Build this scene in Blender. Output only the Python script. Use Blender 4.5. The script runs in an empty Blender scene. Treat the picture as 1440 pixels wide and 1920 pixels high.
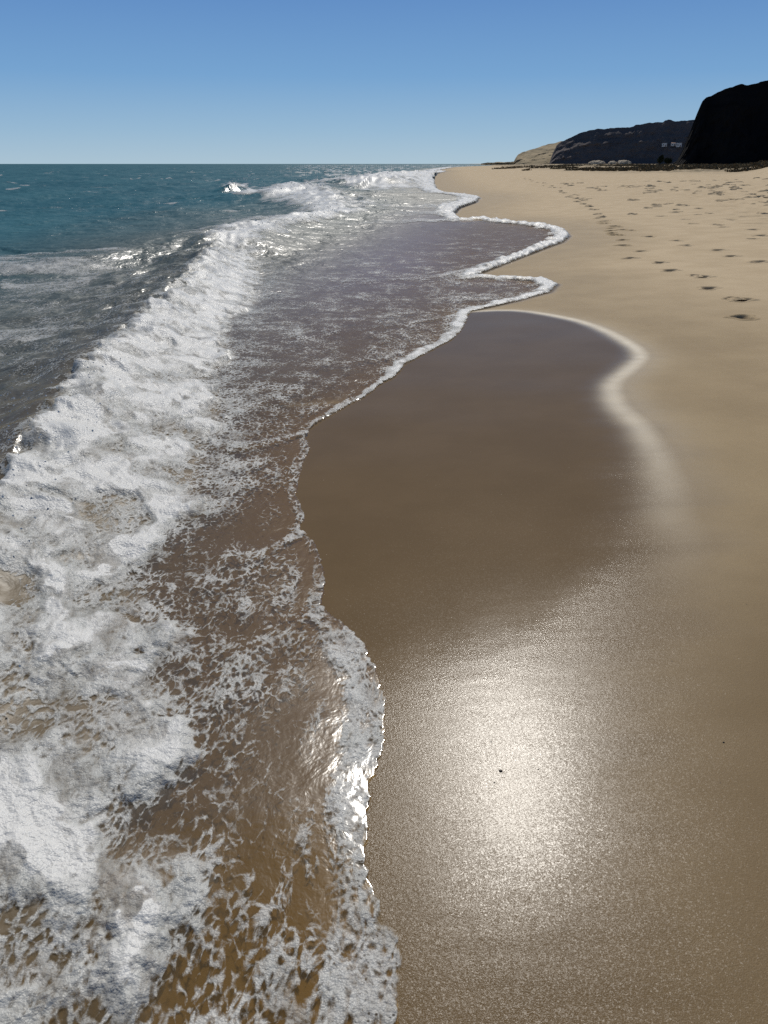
import bpy, math, random
import numpy as np
from mathutils import Vector, Quaternion

random.seed(7)
scene = bpy.context.scene
COL = scene.collection
f32 = np.float32

# ------------------------------------------------------------------ camera constants
F, W0, H0 = 1450.0, 1440.0, 1920.0
CAM_H = 1.6
HORIZON = 307.0
PITCH = math.atan((960 - HORIZON) / F)
SUN_AZ, SUN_EL = math.radians(6.7), math.radians(44.0)


# ------------------------------------------------------------------ noise
def _hash(ix, iy, seed):
    h = (ix.astype(np.int64) * 374761393 + iy.astype(np.int64) * 668265263 + seed * 982451653) & 0xFFFFFFFF
    h = ((h ^ (h >> 13)) * 1274126177) & 0xFFFFFFFF
    return (h ^ (h >> 16)) & 0xFFFF


_ANG = np.linspace(0, 2 * np.pi, 65536, endpoint=False)
_GX, _GY = np.cos(_ANG).astype(f32), np.sin(_ANG).astype(f32)


def perlin(x, y, seed=0):
    xf, yf = np.floor(x), np.floor(y)
    fx, fy = (x - xf).astype(f32), (y - yf).astype(f32)
    ix, iy = xf.astype(np.int32), yf.astype(np.int32)
    u = fx * fx * fx * (fx * (fx * 6 - 15) + 10)
    v = fy * fy * fy * (fy * (fy * 6 - 15) + 10)

    def g(dx, dy):
        h = _hash(ix + dx, iy + dy, seed)
        return _GX[h] * (fx - dx) + _GY[h] * (fy - dy)
    a = g(0, 0); b = g(1, 0); c = g(0, 1); d = g(1, 1)
    return ((a + (b - a) * u) * (1 - v) + (c + (d - c) * u) * v) * 1.41


def fbm(x, y, seed=0, octv=4, gain=.5, billow=False):
    s = 0; a = 1.0; n = 0
    for k in range(octv):
        p = perlin(x * 2 ** k + 17.3 * k, y * 2 ** k - 9.1 * k, seed + k)
        s = s + a * (np.abs(p) if billow else p)
        n += a; a *= gain
    return s / n


def sstep(a, b, x):
    t = np.clip((x - a) / (b - a), 0, 1)
    return t * t * (3 - 2 * t)


# ------------------------------------------------------------------ beach profile
_SY = np.array([-400, -20, 0, 5, 12, 20, 42, 150, 460, 1150, 2500, 8000.])
_SX = np.array([-30., -1.5, -.1, .15, 1.3, 2.6, 4.8, 8.5, 40, 185, 330, 900])


def shore_x(y):
    return np.interp(y, _SY, _SX)


def sand_base(x, y):
    s = x - shore_x(y)
    up = 0.88 * (1 - np.exp(-np.maximum(s, 0) * 0.056 / 0.88))
    dn = np.maximum(np.minimum(s, 0) * 0.055, -3.0)
    z = up + dn
    # dune that rises at the back of the beach on the right, and the low scrub bank
    r = np.hypot(x, y)
    az = np.degrees(np.arctan2(x, y))
    z = z + 2.3 * sstep(22.0, 30, az) * sstep(48, 85, r) * (s > 0) * sstep(95, 75, az)
    z = z + 0.45 * sstep(70, 130, r) * sstep(10, 30, s) * (s > 0)
    return z


def unp(px, py, z=None):
    """photo point -> the place on the beach (or on the plane z) it shows"""
    u = (px - 720) / F; v = -(py - 960) / F
    d = np.array([u, math.cos(PITCH) + v * math.sin(PITCH), -math.sin(PITCH) + v * math.cos(PITCH)])
    if z is not None:
        t = (z - CAM_H) / d[2]
        return d[0] * t, d[1] * t
    t = 0.3
    while t < 3000:
        st = 0.01 + t * 0.004
        if CAM_H + d[2] * (t + st) <= max(float(sand_base(d[0] * (t + st), d[1] * (t + st))), 0.0):
            break
        t += st
    return d[0] * t, d[1] * t


def line(pts, z=None):
    return np.array([unp(p[0], p[1], (p[2] if len(p) > 2 else z)) for p in pts])


# ------------------------------------------------------------------ polyline fields
def seg_dist(x, y, P):
    """distance to polyline and the index (float) along it"""
    best = np.full(x.shape, 1e9, f32); at = np.zeros(x.shape, f32)
    for i in range(len(P) - 1):
        ax, ay = P[i]; bx, by = P[i + 1]
        dx, dy = bx - ax, by - ay
        L = dx * dx + dy * dy + 1e-12
        t = np.clip(((x - ax) * dx + (y - ay) * dy) / L, 0, 1)
        d = (x - ax - t * dx) ** 2 + (y - ay - t * dy) ** 2
        m = d < best
        best = np.where(m, d, best); at = np.where(m, i + t, at)
    return np.sqrt(best), at


def inside(x, y, P):
    c = np.zeros(x.shape, bool)
    n = len(P)
    for i in range(n):
        ax, ay = P[i]; bx, by = P[(i + 1) % n]
        if ay == by:
            continue
        m = ((ay > y) != (by > y)) & (x < (bx - ax) * (y - ay) / (by - ay) + ax)
        c ^= m
    return c


def smooth_line(P, n=4):
    """Catmull-Rom so that drawn edges have no corners"""
    Q = np.vstack([2 * P[0] - P[1], P, 2 * P[-1] - P[-2]])
    out = []
    for i in range(1, len(Q) - 2):
        for k in range(n):
            t = k / n
            a, b, c, d = Q[i - 1], Q[i], Q[i + 1], Q[i + 2]
            out.append(.5 * (2 * b + (c - a) * t + (2 * a - 5 * b + 4 * c - d) * t * t + (3 * b - a - 3 * c + d) * t ** 3))
    out.append(Q[-2])
    return np.array(out)


EDGE_PX = [(838, 321), (818, 327), (812, 338), (818, 352), (838, 361), (872, 365), (900, 371), (893, 380), (862, 389), (850, 402), (865, 414),
           (905, 413), (945, 415), (1020, 422), (1058, 432), (1068, 443), (1055, 455), (1000, 475), (935, 500), (890, 518),
           (925, 519), (960, 520), (1020, 524), (1045, 533), (1030, 548), (970, 565), (915, 577), (880, 584), (875, 600), (866, 618), (848, 637), (820, 650),
           (790, 665), (760, 680), (740, 703), (720, 712), (690, 735), (640, 760), (590, 785), (574, 802), (580, 830), (566, 870), (555, 915),
           (572, 960), (560, 985), (590, 1005), (605, 1050), (612, 1090), (600, 1130), (640, 1160), (680, 1200), (708, 1250),
           (722, 1310), (722, 1380), (715, 1420), (695, 1470), (690, 1530), (688, 1600), (690, 1640), (714, 1680), (722, 1730),
           (750, 1752), (753, 1800), (748, 1920)]
EDGE = line(EDGE_PX)
EDGE_NEAR = EDGE[22:]
_far = np.array([[300, 2500.], [170, 1150], [40, 480], [14, 230]])
EDGE_ALL = np.vstack([_far, EDGE, [[-.02, .7], [-.1, 0], [-1.0, -8], [-4, -30], [-30, -400]]])
SEA_POLY = np.vstack([EDGE_ALL, [[-9000, -400], [-9000, 9000], [900, 9000]]])

# upper limit of the last swash: the soaked, mirror-dark sand lies inside it
WET_PX = [(880, 584), (960, 583), (1040, 594), (1100, 609), (1150, 634), (1187, 662), (1168, 688), (1132, 718), (1136, 758),
          (1168, 790), (1195, 835), (1214, 900), (1212, 960), (1225, 1040), (1205, 1120), (1185, 1250), (1180, 1400), (1190, 1600), (1230, 1920)]
WETL = smooth_line(np.vstack([line(WET_PX), [[.62, .6], [.6, -1], [.3, -8], [0, -30]]]), 3)
WET_POLY = np.vstack([WETL, [[-30, -30], [-30, 3]], line([(600, 760), (700, 720), (800, 655), (865, 615)])])

# bore A: crest (top of the back edge) with its height, and the foot of its foam
CREST_A = [(452, 430, .22), (405, 443, .31), (330, 520, .30), (250, 583, .29), (170, 652, .28), (110, 708, .29), (60, 770, .27), (0, 850, .25), (-90, 960, .22),
           (-230, 1150, .19), (-430, 1500, .15), (-640, 1920, .13)]
FOOT_A = [(452, 428, .1), (478, 470, .08), (496, 515, .05), (480, 560, .05), (432, 600, .05), (440, 650, .04), (402, 705, .04), (430, 760, .04), (398, 830, .04), (388, 900, .04), (378, 945, .04),
          (318, 995, .04), (282, 1055, .03), (302, 1125, .03), (330, 1185, .03), (308, 1240, .03), (352, 1290, .03), (380, 1400, .03), (330, 1480, .03),
          (260, 1530, .03), (430, 1560, .03), (440, 1640, .03), (385, 1740, .03), (330, 1800, .03), (330, 1920, .03)]
CA = np.vstack([line(CREST_A), [[-1.3, .3], [-1.6, -1.5]]])
CAH = np.array([c[2] for c in CREST_A] + [.12, .1])
FA = np.vstack([line(FOOT_A), [[-.45, .3], [-.5, -1.5]]])
POLY_A = np.vstack([CA, FA[::-1]])

# unbroken swell that joins the bore at its far end, crest running out to sea
CREST_B = [(410, 444, .28), (350, 456, .27), (290, 468, .24), (200, 481, .20), (80, 490, .15), (-80, 496, .10), (-300, 498, .05), (-700, 500, .02)]
CB = line([(c[0], c[1], .15) for c in CREST_B]); CBH = np.array([c[2] for c in CREST_B])

# further breakers: crest line, height, and polygon of their foam
CREST_C = [(420, 436, .34), (470, 420, .30), (530, 408, .26), (580, 400, .26), (640, 394, .2)]
CC = line(CREST_C); CCH = np.array([c[2] for c in CREST_C])
CREST_D = [(480, 358, .35), (520, 352, .5), (580, 348, .55), (620, 360, .45), (652, 394, .2)]
CD = line(CREST_D); CDH = np.array([c[2] for c in CREST_D])
CREST_E = [(640, 334, .5), (700, 328, .8), (760, 324, .7), (815, 322, .4)]
CE = line(CREST_E); CEH = np.array([c[2] for c in CREST_E])
CREST_F = [(426, 349, .3), (434, 344, .5), (448, 345, .45), (456, 350, .25)]
CF = line(CREST_F); CFH = np.array([c[2] for c in CREST_F])

FOAM_POLYS = [  # photo outline, density, feather (share of the distance)
    ([(398, 440), (412, 424), (450, 412), (520, 405), (560, 394), (600, 394), (640, 394), (650, 402), (600, 412), (540, 428), (480, 445), (440, 462)], .64, .03),
    ([(470, 356), (520, 347), (580, 342), (615, 352), (655, 388), (640, 404), (580, 402), (540, 384), (470, 372), (430, 368)], 1.0, .03),
    ([(640, 342), (690, 330), (760, 325), (840, 322), (850, 340), (780, 352), (700, 358), (650, 352)], 1.0, .05),
    ([(418, 350), (432, 340), (450, 341), (462, 352), (440, 355)], .97, .02),
    ([(0, 478), (100, 484), (230, 478), (330, 458), (395, 440), (402, 452), (330, 468), (240, 492), (260, 505), (150, 545), (0, 556)], .64, .03),
    ([(-60, 610), (110, 612), (110, 640), (-60, 645)], .74, .02),
    ([(100, 380), (400, 362), (480, 368), (470, 380), (300, 396), (100, 400)], .36, .05),
    ([(320, 420), (420, 405), (520, 398), (400, 432), (330, 440)], .5, .03),
]
FOAM_LINES = [  # photo polyline, half width (m), density, foam height (m), fading towards the end
    ([(408, 441), (350, 453), (290, 466), (200, 480), (60, 490)], .35, .58, .01),
    ([(862, 414), (780, 416), (690, 421), (600, 428), (500, 440)], .75, .72, .02),
    ([(850, 402), (800, 404), (720, 412), (640, 416)], .9, .75, .02),
    ([(838, 361), (770, 362), (700, 366), (650, 370)], 1.6, .7, .02),
    ([(893, 380), (830, 390), (770, 396), (700, 402)], 1.0, .8, .02),
    ([(1000, 476), (900, 503), (820, 517), (740, 524), (650, 528)], .30, .82, .015),
    ([(905, 518), (860, 520), (790, 524), (700, 530), (600, 536)], .22, .62, .01),
    ([(878, 586), (820, 596), (740, 607), (650, 615), (560, 628)], .13, .70, .01),
    ([(574, 798), (520, 812), (470, 826), (420, 836)], .07, .72, .01),
    ([(640, 766), (590, 782), (520, 800), (470, 806)], .05, .7, .01),
    ([(600, 1130), (570, 1150), (560, 1200), (590, 1240)], .035, .74, .004),
    ([(560, 985), (510, 1020), (470, 1060)], .05, .72, .004),
    ([(575, 830), (530, 880), (545, 940), (500, 1000)], .05, .60, .004),
    ([(635, 1480), (640, 1600), (650, 1720), (660, 1920)], .05, .66, .004),
]


def crest_wave(x, y, P, Hh, back, front):
    d, at = seg_dist(x, y, P)
    h = np.interp(at, np.arange(len(Hh)), Hh).astype(f32)
    i = np.clip(at.astype(int), 0, len(P) - 2)
    dx = P[i + 1, 0] - P[i, 0]; dy = P[i + 1, 1] - P[i, 1]
    side = dx * (y - P[i, 1]) - dy * (x - P[i, 0])     # >0 : left of direction
    return d, h, side


def all_fields(x, y):
    """heights and foam at the points (x, y)"""
    r = np.hypot(x, y).astype(f32)
    sz = sand_base(x, y).astype(f32)
    n_big = perlin(x * .55, y * .35, 11)
    n_mid = perlin(x * 2.1, y * 1.9, 12)
    wob = .018 * perlin(x * 9, y * 9, 13) * np.clip(r / 3, .5, 2) + .05 * n_mid * np.clip(r / 6, .1, 1)
    sea = inside(x, y, SEA_POLY)
    de, eat = seg_dist(x, y, EDGE_ALL)
    ds = np.where(sea, de, -de) + wob * np.clip(de / .05, 0, 1) * .5 + .010 * perlin(x * 31, y * 31, 14)
    # -- water surface
    s = x - shore_x(y)
    deep = np.clip(-s / 6, 0, 1)
    far = np.clip(r / 60, 0, 1)
    chop = fbm(x * .9 + .3 * n_big, y * .55, 21, 4, .55)
    swell = perlin(x * .16 + .04 * y, y * .07, 31) + .5 * perlin(x * .33, y * .16, 32)
    wz = chop * (.012 + .07 * deep + .06 * far * deep) + swell * (.03 + .17 * far) * deep * np.clip(r / 10, .3, 1)
    ripple = fbm(x * 3.2, y * 2.6, 41, 3, .55)
    film = .0015 + .030 * (1 - np.exp(-np.maximum(ds, 0) / .75)) + .010 * ripple * np.clip(ds / .3, 0, 1) * np.clip(r / 5, .15, 1.4)
    wz = np.maximum(np.minimum(wz, sz + .003 + .09 * np.maximum(ds, 0)), sz + film)      # the sheet of water thins to nothing at its front
    # -- bore A
    near = r < 60
    dA, hA, sideA = crest_wave(x, y, CA, CAH, 1, 1)
    dF, _ = seg_dist(x, y, FA)
    inA = inside(x, y, POLY_A)
    t = dA / (dA + dF + 1e-4)
    lump = fbm(x * 2.6, y * 2.6, 51, 3, .5)
    hA = hA * .86 * (1 + .22 * perlin(x * 1.3, y * 1.1, 53) + .16 * perlin(x * 4, y * 3, 54))
    prof = hA * (1 - sstep(0, 1, t) ** .8) * (1 + .38 * lump) + .05 * hA * fbm(x * 1.1 + n_mid * .3, y * 1.1, 52, 2)
    back = hA * np.exp(-(dA / (.25 + hA * 2.4)) ** 1.3)
    bore = np.where(inA, prof, np.where((sideA < 0) & ~inA, back, 0) * (dA < 6)).astype(f32)
    bore = np.where((~inA) & (dF < dA), 0, bore)
    # -- swell B: steep face towards the camera, long back
    foamh = np.zeros_like(r)
    fcrest = np.zeros_like(r)
    dB, hB, sB = crest_wave(x, y, CB, CBH, 1, 1)
    fB = hB * np.where(sB > 0, np.exp(-(dB / .75) ** 1.4), np.exp(-(dB / 2.8) ** 1.5))
    for P, Hh, fw, bw, sd in ((CC, CCH, 1.2, 2.0, 56), (CD, CDH, 2.2, 3.5, 57), (CE, CEH, 3.5, 7, 58), (CF, CFH, .6, 1.0, 59)):
        d, h, sd_ = crest_wave(x, y, P, Hh, 1, 1)
        g = h * np.where(sd_ < 0, np.exp(-(d / fw) ** 1.6), np.exp(-(d / bw) ** 1.4))
        fB = np.maximum(fB, g * (1 + .5 * fbm(x * 1.1, y * .6, sd, 3)))
        fcrest = np.maximum(fcrest, sstep(.40, .90, g / np.maximum(h, .05) * np.where(sd_ < 0, 1, .75) + .45 * fbm(x * .8, y * .5, sd + 40, 4)))
    wz = np.maximum(wz, np.where(wz > 0, .35 * wz, wz) + np.maximum(bore, fB))
    # -- foam density
    dens = np.zeros_like(r)
    feather = np.maximum(.05, .02 * r)
    edge_n = .5 * perlin(x * 3.1, y * 3.1, 61) + .35 * perlin(x * 8, y * 8, 62) + .3 * perlin(x * 20, y * 20, 63)
    sA = np.where(inA, np.minimum(dF, dA * 1.5), -np.minimum(dF, dA * .7))
    dens = np.maximum(dens, 1.02 * sstep(-.9, 1.0, sA / (.10 + .012 * r) + 1.5 * edge_n))
    wx, wy = x + .12 * n_mid + .04 * perlin(x * 7, y * 7, 74), y + .12 * perlin(x * 2, y * 2, 75)
    st = fbm(wx * 2.4 - wy * .9, wy * 2.0 + wx * 1.4, 64, 5, .62)
    nearf = np.clip(1.6 - r / 6, .30, 1)
    dens = dens * np.clip(.77 + .90 * st * nearf + .20 * sstep(2.4, 5, r) - .25 * sstep(.18, .5, perlin(wx * 1.6, wy * 1.6, 65)) * nearf, .30, 1.02)
    dens = np.maximum(dens, 1.03 * fcrest)
    stk = fbm(x * .45, y * 1.5, 77, 4, .6)
    for pts, dn, fe in FOAM_POLYS:
        P = line(pts, .05)
        d, _ = seg_dist(x, y, P)
        sd_ = np.where(inside(x, y, P), d, -d) / (fe * r + .05)
        dens = np.maximum(dens, (dn if dn > .9 else dn - .06 + .55 * stk) * sstep(-.9, .9, sd_ + .9 * perlin(x * .9, y * .35, 66) + .5 * edge_n))
    for pts, hw, dn, fh in FOAM_LINES:
        P = line(pts, .02)
        d, at = seg_dist(x, y, P)
        k = at / (len(pts) - 1)
        w = hw * (1 - .5 * k) * (1 + .7 * perlin(x * 2.2, y * 1.2, 67) + .4 * edge_n)
        v = dn * sstep(1.3, .4, d / np.maximum(w, .01)) * (1 - .55 * k)
        dens = np.maximum(dens, v)
        foamh = np.maximum(foamh, fh * sstep(1.2, 0, d / (hw * 1.2)))
    # foam rim carried by the front of the swash
    y_ = np.maximum(y, .6)
    we = np.interp(y_, [0.6, 1.2, 1.5, 1.9, 2.5, 3, 4, 5, 7, 9, 12, 20, 40, 150], [.17, .12, .055, .13, .10, .04, .06, .05, .09, .13, .20, .33, .8, 3])
    we = we * (1 + .45 * perlin(x * 3.3, y * 2.1, 71) + .25 * edge_n)
    rim = sstep(-.10, .10, ds / np.maximum(we, .01)) * sstep(1.7, .75, ds / np.maximum(we, .01))
    rim_d = np.interp(y_, [.6, 2.4, 3, 5, 6, 9, 14, 60], [.66, .66, .54, .60, .86, 1.0, 1.0, 1.0]) * (1 + .35 * edge_n + .25 * st)
    dens = np.maximum(dens, rim * rim_d)
    foamh = np.maximum(foamh, rim * np.interp(y_, [.6, 3, 6, 10, 20, 60], [.002, .002, .003, .009, .026, .045]) * (1 + 1.2 * edge_n))
    # scattered lace in the swash
    zone = sstep(0.02, .12, ds) * sstep(9, 5, np.abs(s))
    lace = np.interp(y_, [.6, 1.4, 2, 2.6, 3.5, 4.6, 6, 9, 13, 20, 40, 90], [.48, .48, .49, .46, .44, .49, .51, .52, .50, .41, .32, .30])
    patch = fbm(x * 1.6, y * 1.6, 72, 3)
    lace = lace + .24 * patch + .10 * perlin(x * 5, y * 5, 76) - .03
    toA = sstep(.45, 0, np.where(inA, 0, dF)) * .10
    dens = np.maximum(dens, np.where(sea, zone * (lace + toA), 0))
    # white flecks out at sea
    fl = sstep(.40, .68, perlin(x * .30, y * .12, 81) * .8 + perlin(x * 1.0, y * .5, 82) * .5)
    dens = np.maximum(dens, .72 * fl * sstep(2, 8, -s) * sstep(900, 120, r))
    azd = np.degrees(np.arctan2(x, y))
    gl = sstep(.20, .50, perlin(x * .55, y * .16, 83) * .75 + perlin(x * 1.9, y * .5, 84) * .5)  # foam flecks below the sun, standing in for its glitter on the water
    dens = np.maximum(dens, .90 * gl * sstep(-11, -4, azd) * sstep(60, 110, r) * sstep(2500, 900, r) * sstep(4, 14, -s))
    foamh = np.maximum(foamh, .22 * gl * (dens > .3) * sstep(60, 110, r))
    dens = np.where(ds > -.01, dens, 0)
    # foam relief
    rel = fbm(wx * 3.2, wy * 3.2, 91, 4, .58) * .75 + (1 - 2.4 * fbm(wx * 6, wy * 6, 92, 3, .6, True)) * .30 + .10
    thick = sstep(.55, 1, dens)
    fz = wz + .003 + foamh + np.where(inA, 1, np.interp(r, [3, 5, 9, 14], [.30, .10, .14, 1.3])) * thick * np.maximum(rel * (.044 * np.clip(r / 4, .45, 1.25)) + .012, 0)
    fine = (.009 * fbm(wx * 13, wy * 13, 93, 4, .62, True) - .002) * (1 + 1.2 * st)
    fz = fz + fine * sstep(.3, .8, dens) * np.clip(5 / r, 0, 1)
    return dict(sz=sz, wz=wz, fz=fz, dens=dens, ds=ds, s=s, r=r, bore=sstep(-.05, .22, sA), inA=inA, dA=dA, sideA=sideA)


# ------------------------------------------------------------------ polar grids about the viewer
def polar_axes(da_fine, lim, k, lo, hi, rmin=.28, rmax=9000, fine=None):
    a = list(np.arange(-lim, lim + 1e-6, da_fine))
    step = da_fine
    c = lim
    pos = []
    while c < 180:
        step = min(step * 1.25, 4.0); c += step
        if c < 179:
            pos.append(c)
    ang = [-p for p in reversed(pos)] + a + pos
    rr = [rmin]
    while rr[-1] < rmax:
        r = rr[-1]
        h_ = fine[2] if fine and fine[0] < r < fine[1] else hi
        rr.append(r + min(max(r * r * k, lo), h_ * r))
    return np.radians(np.array(ang)), np.array(rr)


def grid_xy(ang, rr):
    A, R = np.meshgrid(ang, rr)
    return (R * np.sin(A)).ravel(), (R * np.cos(A)).ravel()


def grid_mesh(name, x, y, z, na, nr, keep=None, attrs=None, cap=True):
    i = np.arange(na * nr).reshape(nr, na)
    j = np.concatenate([i, i[:, :1]], axis=1)
    q = np.stack([j[:-1, :-1], j[:-1, 1:], j[1:, 1:], j[1:, :-1]], -1).reshape(-1, 4)[:, ::-1]
    if keep is not None:
        q = q[keep[q].any(1)]
        used = np.zeros(na * nr, bool); used[q] = True
        remap = np.cumsum(used) - 1
        q = remap[q]
    else:
        used = np.ones(na * nr, bool)
    me = bpy.data.meshes.new(name)
    n = int(used.sum())
    co = np.stack([x, y, z], -1)[used].astype(f32)
    me.vertices.add(n); me.vertices.foreach_set('co', co.ravel())
    nq = len(q)
    me.loops.add(nq * 4); me.loops.foreach_set('vertex_index', q.astype(np.int32).ravel())
    me.polygons.add(nq)
    me.polygons.foreach_set('loop_start', np.arange(0, nq * 4, 4, dtype=np.int32))
    me.polygons.foreach_set('use_smooth', np.ones(nq, bool))
    me.update(calc_edges=True)
    for k, v in (attrs or {}).items():
        at = me.attributes.new(k, 'FLOAT', 'POINT')
        at.data.foreach_set('value', v[used].astype(f32))
    return me


def link(name, me, mat=None, parent=None, kind=None, label=None, cat=None, group=None):
    o = bpy.data.objects.new(name, me); COL.objects.link(o)
    if mat is not None and me is not None and len(me.materials) == 0:
        me.materials.append(mat)
    if parent: o.parent = parent
    if kind: o['kind'] = kind
    if label: o['label'] = label
    if cat: o['category'] = cat
    if group: o['group'] = group
    return o


# ------------------------------------------------------------------ node helpers
class NT:
    def __init__(s, name):
        s.m = bpy.data.materials.new(name); s.m.use_nodes = True
        s.t = s.m.node_tree; s.t.nodes.clear()
        s.out = s.t.nodes.new('ShaderNodeOutputMaterial')

    def n(s, typ, **kw):
        nd = s.t.nodes.new(typ)
        for k, v in kw.items():
            if k.startswith('i_'):
                key = k[2:].replace('_', ' ')
                nd.inputs[key].default_value = v
            else:
                setattr(nd, k, v)
        return nd

    def l(s, a, b): s.t.links.new(a, b)

    def coord(s, scale=(1, 1, 1), rot=(0, 0, 0)):
        tc = s.n('ShaderNodeTexCoord'); mp = s.n('ShaderNodeMapping')
        mp.inputs['Scale'].default_value = scale; mp.inputs['Rotation'].default_value = rot
        s.l(tc.outputs['Object'], mp.inputs['Vector']); return mp.outputs['Vector']

    def noise(s, vec, scale, detail=3, rough=.5, dist=0):
        nd = s.n('ShaderNodeTexNoise'); nd.inputs['Scale'].default_value = scale; nd.inputs['Detail'].default_value = detail
        nd.inputs['Roughness'].default_value = rough; nd.inputs['Distortion'].default_value = dist
        s.l(vec, nd.inputs['Vector']); return nd.outputs['Fac']

    def voro(s, vec, scale, feature='F1', rnd=1):
        nd = s.n('ShaderNodeTexVoronoi'); nd.feature = feature; nd.inputs['Scale'].default_value = scale
        nd.inputs['Randomness'].default_value = rnd
        s.l(vec, nd.inputs['Vector']); return nd.outputs['Distance']

    def attr(s, name):
        nd = s.n('ShaderNodeAttribute'); nd.attribute_name = name; return nd.outputs['Fac']

    def math(s, op, a, b=None, c=None, clamp=False):
        nd = s.n('ShaderNodeMath', operation=op); nd.use_clamp = clamp
        for i, v in enumerate((a, b, c)):
            if v is None: continue
            if isinstance(v, (int, float)): nd.inputs[i].default_value = v
            else: s.l(v, nd.inputs[i])
        return nd.outputs[0]

    def mapr(s, v, a, b, c=0., d=1., smooth=True):
        nd = s.n('ShaderNodeMapRange'); nd.interpolation_type = 'SMOOTHSTEP' if smooth else 'LINEAR'
        s.l(v, nd.inputs[0])
        for i, q in enumerate((a, b, c, d)):
            if isinstance(q, (int, float)): nd.inputs[i + 1].default_value = q
            else: s.l(q, nd.inputs[i + 1])
        return nd.outputs[0]

    def mix(s, f, a, b):
        nd = s.n('ShaderNodeMix', data_type='RGBA')
        for i, v in ((0, f), (6, a), (7, b)):
            if isinstance(v, (int, float)): nd.inputs[i].default_value = v if i == 0 else (v, v, v, 1)
            elif isinstance(v, tuple): nd.inputs[i].default_value = (*v, 1)
            else: s.l(v, nd.inputs[i])
        return nd.outputs[2]

    def bump(s, h, strength, dist, normal=None):
        nd = s.n('ShaderNodeBump'); nd.inputs['Strength'].default_value = strength if isinstance(strength, (int, float)) else 1
        if not isinstance(strength, (int, float)): s.l(strength, nd.inputs['Strength'])
        nd.inputs['Distance'].default_value = dist
        s.l(h, nd.inputs['Height'])
        if normal: s.l(normal, nd.inputs['Normal'])
        return nd.outputs['Normal']

    def mixs(s, f, a, b):
        nd = s.n('ShaderNodeMixShader')
        if isinstance(f, (int, float)): nd.inputs[0].default_value = f
        else: s.l(f, nd.inputs[0])
        s.l(a, nd.inputs[1]); s.l(b, nd.inputs[2]); return nd.outputs[0]

    def done(s, sh): s.l(sh, s.out.inputs['Surface']); return s.m


def principled(T, color, rough, normal=None, spec=.5):
    p = T.n('ShaderNodeBsdfPrincipled')
    for k, v in (('Base Color', color), ('Roughness', rough), ('Specular IOR Level', spec)):
        if isinstance(v, tuple): p.inputs[k].default_value = (*v, 1)
        elif isinstance(v, (int, float)): p.inputs[k].default_value = v
        else: T.l(v, p.inputs[k])
    p.inputs['IOR'].default_value = 1.36
    if normal: T.l(normal, p.inputs['Normal'])
    return p.outputs[0]


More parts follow.
